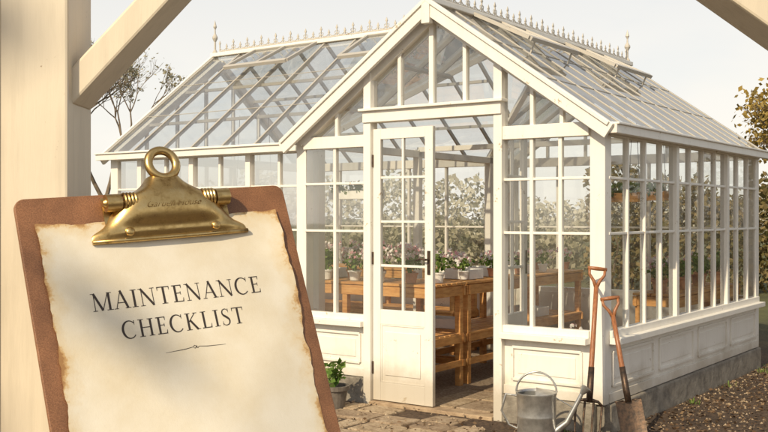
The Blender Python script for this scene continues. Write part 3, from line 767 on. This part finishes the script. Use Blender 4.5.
SW=[.03,.04,.045,.05,.06,.08,.10,.12,.135,.135,.12,.10,.08,.06,.05,.045,.04,.03]
GL['S'][1].extend([[SP,SW],[[(.55,1.0),(.55,.76)],[.03,.02]],[[(.10,0),(.10,.27)],[.03,.02]]])
ink=MB(); zc=[0]
def ribbon(P,Wd):
    vs=[];n=len(P)
    for i in range(n):
        a=Vector(P[max(i-1,0)]);c_=Vector(P[min(i+1,n-1)]); d=(c_-a).normalized(); nn=Vector((-d.y,d.x))
        for sg in (1,-1):
            q=Vector(P[i])+nn*sg*Wd[i]/2; vs.append((q.x,q.y))
    return vs,[(2*i,2*i+1,2*i+3,2*i+2) for i in range(n-1)]
def paperz(x,y): return .0009+.0005*math.sin(x*31)*math.sin(y*23)+.0022*max(0,(x-.20)/.036)**2*(.5+.5*math.sin(y*18))
def write(txt,xa,xb,base,h):
    tot=sum(GL[c][0] for c in txt)+.10*(len(txt)-1)
    k=(xb-xa)/(tot*h); x=0
    for c in txt:
        for P,Wd in GL[c][1]:
            zc[0]+=1
            vs,fs=ribbon(P,Wd)
            out=[]
            for (a,b_) in vs:
                X=xa+(x+a)*h*k; Y=base-b_*h; out.append((X,-Y,paperz(X,Y)+.00022+.000004*(zc[0]%9)))
            ink.add(out,fs)
        x+=GL[c][0]+.10
write('MAINTENANCE',.0485,.2035,.1065,.0158)
write('CHECKLIST',.069,.181,.1335,.0155)
def rib2(P,Wd):
    P=[(x,y+.005) for x,y in P]
    vs,fs=ribbon(P,Wd); zc[0]+=1
    ink.add([(x,-y,paperz(x,y)+.00022+.000004*(zc[0]%9)) for x,y in vs],fs)
rib2([(.103,.1455),(.120,.1448),(.1275,.1438)],[.0002,.0006,.0004])
rib2([(.1335,.1438),(.141,.1448),(.158,.1455)],[.0004,.0006,.0002])
rib2([(.1275,.1438),(.1295,.1425),(.1315,.1438),(.1295,.1451),(.1280,.1443)],[.0004,.0006,.0008,.0006,.0003])
rib2([(.1335,.1438),(.1320,.1450),(.1305,.1440),(.1315,.1428)],[.0004,.0006,.0006,.0003])
ink.obj('lettering',M_ink,C)
ca=.130
sec=[(.0470,.072,.0035),(.0435,.0725,.0045),(.0400,.072,.0075),(.0375,.070,.0078),(.034,.0625,.0095),(.029,.057,.0140),(.022,.053,.0170),(.014,.049,.0180),(.008,.043,.0175),(.003,.033,.0160),(-.002,.0235,.0145),(-.008,.0175,.0130),(-.0125,.0150,.0120)]
nu=28; vs=[];fs=[]
for (bb,w,hh) in sec:
    for i in range(nu+1):
        u=i/nu*2-1; vs.append((ca+u*w,-bb,.001+hh*(1-abs(u)**5)))
for j in range(len(sec)-1):
    for i in range(nu): a=j*(nu+1)+i; fs.append((a,a+1,a+nu+2,a+nu+1))
b=MB(); b.add(vs,fs)
o=b.obj('clip_body',M_brass,C,smooth=True,solid=.0014)
md=o.modifiers.new('sub','SUBSURF'); md.levels=1; md.render_levels=2
b=MB()
cy=-.0225; ringp=[(ca+.0128*math.cos(2*math.pi*k/32),-cy+.0128*math.sin(2*math.pi*k/32)*1.05,.0115) for k in range(33)]
b.tube(ringp,.0040,12,caps=False)
for sg in (-1,1):
    xx=ca+sg*.050
    b.tube([(xx-sg*.006,-.012,.009),(xx+sg*.007,-.012,.009)],.0080,20)
    b.tube([(xx+sg*.0071,-.012,.009),(xx+sg*.0095,-.012,.009)],[.0045,.003],14)
    for k in range(4):
        b.tube([(xx-sg*.018+sg*k*.003,-.012+.0075*math.cos(t_),.010+.0075*math.sin(t_)) for t_ in [2*math.pi*q/16 for q in range(17)]],.0012,6,caps=False)
    b.box((xx-.008,-.030,.0002),(xx+.008,-.004,.0016))
    b.lathe([(.0042,0),(.0042,.0012),(.0028,.0026),(0,.003)],(ca+sg*.040,-.0395,.0082),14)
b.tube([(ca-.056,-.012,.009),(ca+.056,-.012,.009)],.0025,10)
o=b.obj('clip_ring_and_springs',M_brass,C,smooth=True); md=o.modifiers.new('e','EDGE_SPLIT'); md.split_angle=math.radians(45)
b=MB(); b.tube([(ca-.072,-.0455,.0032),(ca-.04,-.0462,.0052),(ca+.04,-.0462,.0052),(ca+.072,-.0455,.0032)],.0022,10); b.obj('clip_lip',M_brass,C,smooth=True)
tx=bpy.data.curves.new('script','FONT'); tx.body='Garden House'; tx.size=.0085; tx.shear=.5; tx.align_x='CENTER'; tx.extrude=.0001; tx.offset=-.00012
to=bpy.data.objects.new('clip_engraving',tx); COL.objects.link(to); to.data.materials.append(M_engr); to.parent=C
to.location=(ca,-.0215,.0190)

# ---------------------------------------------------------------- light
sd=Vector((-.52,-.854,0)).normalized(); el=math.radians(34)
sun_dir=Vector((sd.x*math.cos(el),sd.y*math.cos(el),math.sin(el)))
sl=bpy.data.lights.new('sun','SUN'); sl.energy=4.4; sl.angle=math.radians(.6); sl.color=(1,.85,.61)
so=bpy.data.objects.new('sun',sl); COL.objects.link(so); so.rotation_euler=(-sun_dir).to_track_quat('-Z','Y').to_euler()
w=bpy.data.worlds.new('World'); S.world=w; w.use_nodes=True; nt=w.node_tree
bg=nt.nodes['Background']; sky=nt.nodes.new('ShaderNodeTexSky'); sky.sky_type='NISHITA'; sky.sun_disc=False
sky.sun_elevation=el; sky.sun_rotation=math.atan2(sd.x,sd.y)%(2*math.pi); sky.dust_density=1.2; sky.air_density=1.0; sky.altitude=100
tc=nt.nodes.new('ShaderNodeTexCoord'); mp=nt.nodes.new('ShaderNodeMapping'); mp.inputs['Scale'].default_value=(1,1,2.6)
nz=nt.nodes.new('ShaderNodeTexNoise'); nz.inputs['Scale'].default_value=1.6; nz.inputs['Detail'].default_value=6
nt.links.new(tc.outputs['Generated'],mp.inputs[0]); nt.links.new(mp.outputs[0],nz.inputs['Vector'])
cr=ramp(nt,[(.38,(.62,.62,.62)),(.60,(1,1,1))]); nt.links.new(nz.outputs[0],cr.inputs[0])
sx=nt.nodes.new('ShaderNodeSeparateXYZ'); nt.links.new(tc.outputs['Generated'],sx.inputs[0])
er=nt.nodes.new('ShaderNodeMapRange'); er.inputs[1].default_value=.05; er.inputs[2].default_value=.42; er.inputs[3].default_value=1.0; er.inputs[4].default_value=.5
nt.links.new(sx.outputs[2],er.inputs[0])
ml=nt.nodes.new('ShaderNodeMath'); ml.operation='MULTIPLY'; nt.links.new(cr.outputs[0],ml.inputs[0]); nt.links.new(er.outputs[0],ml.inputs[1])
mx=nt.nodes.new('ShaderNodeMix'); mx.data_type='RGBA'
nt.links.new(ml.outputs[0],mx.inputs[0]); nt.links.new(sky.outputs[0],mx.inputs[6]); mx.inputs[7].default_value=(8.9,8.5,7.8,1)
nt.links.new(mx.outputs[2],bg.inputs[0]); bg.inputs[1].default_value=.115

cam=bpy.data.cameras.new('camera'); co=bpy.data.objects.new('camera',cam); COL.objects.link(co)
co.location=(0,0,1.546); co.rotation_euler=(math.radians(90),0,0); cam.lens=46.875; cam.sensor_width=36; cam.clip_start=.02; cam.clip_end=1500
S.camera=co
S.view_settings.view_transform='Standard'; S.view_settings.look='None'; S.view_settings.exposure=0
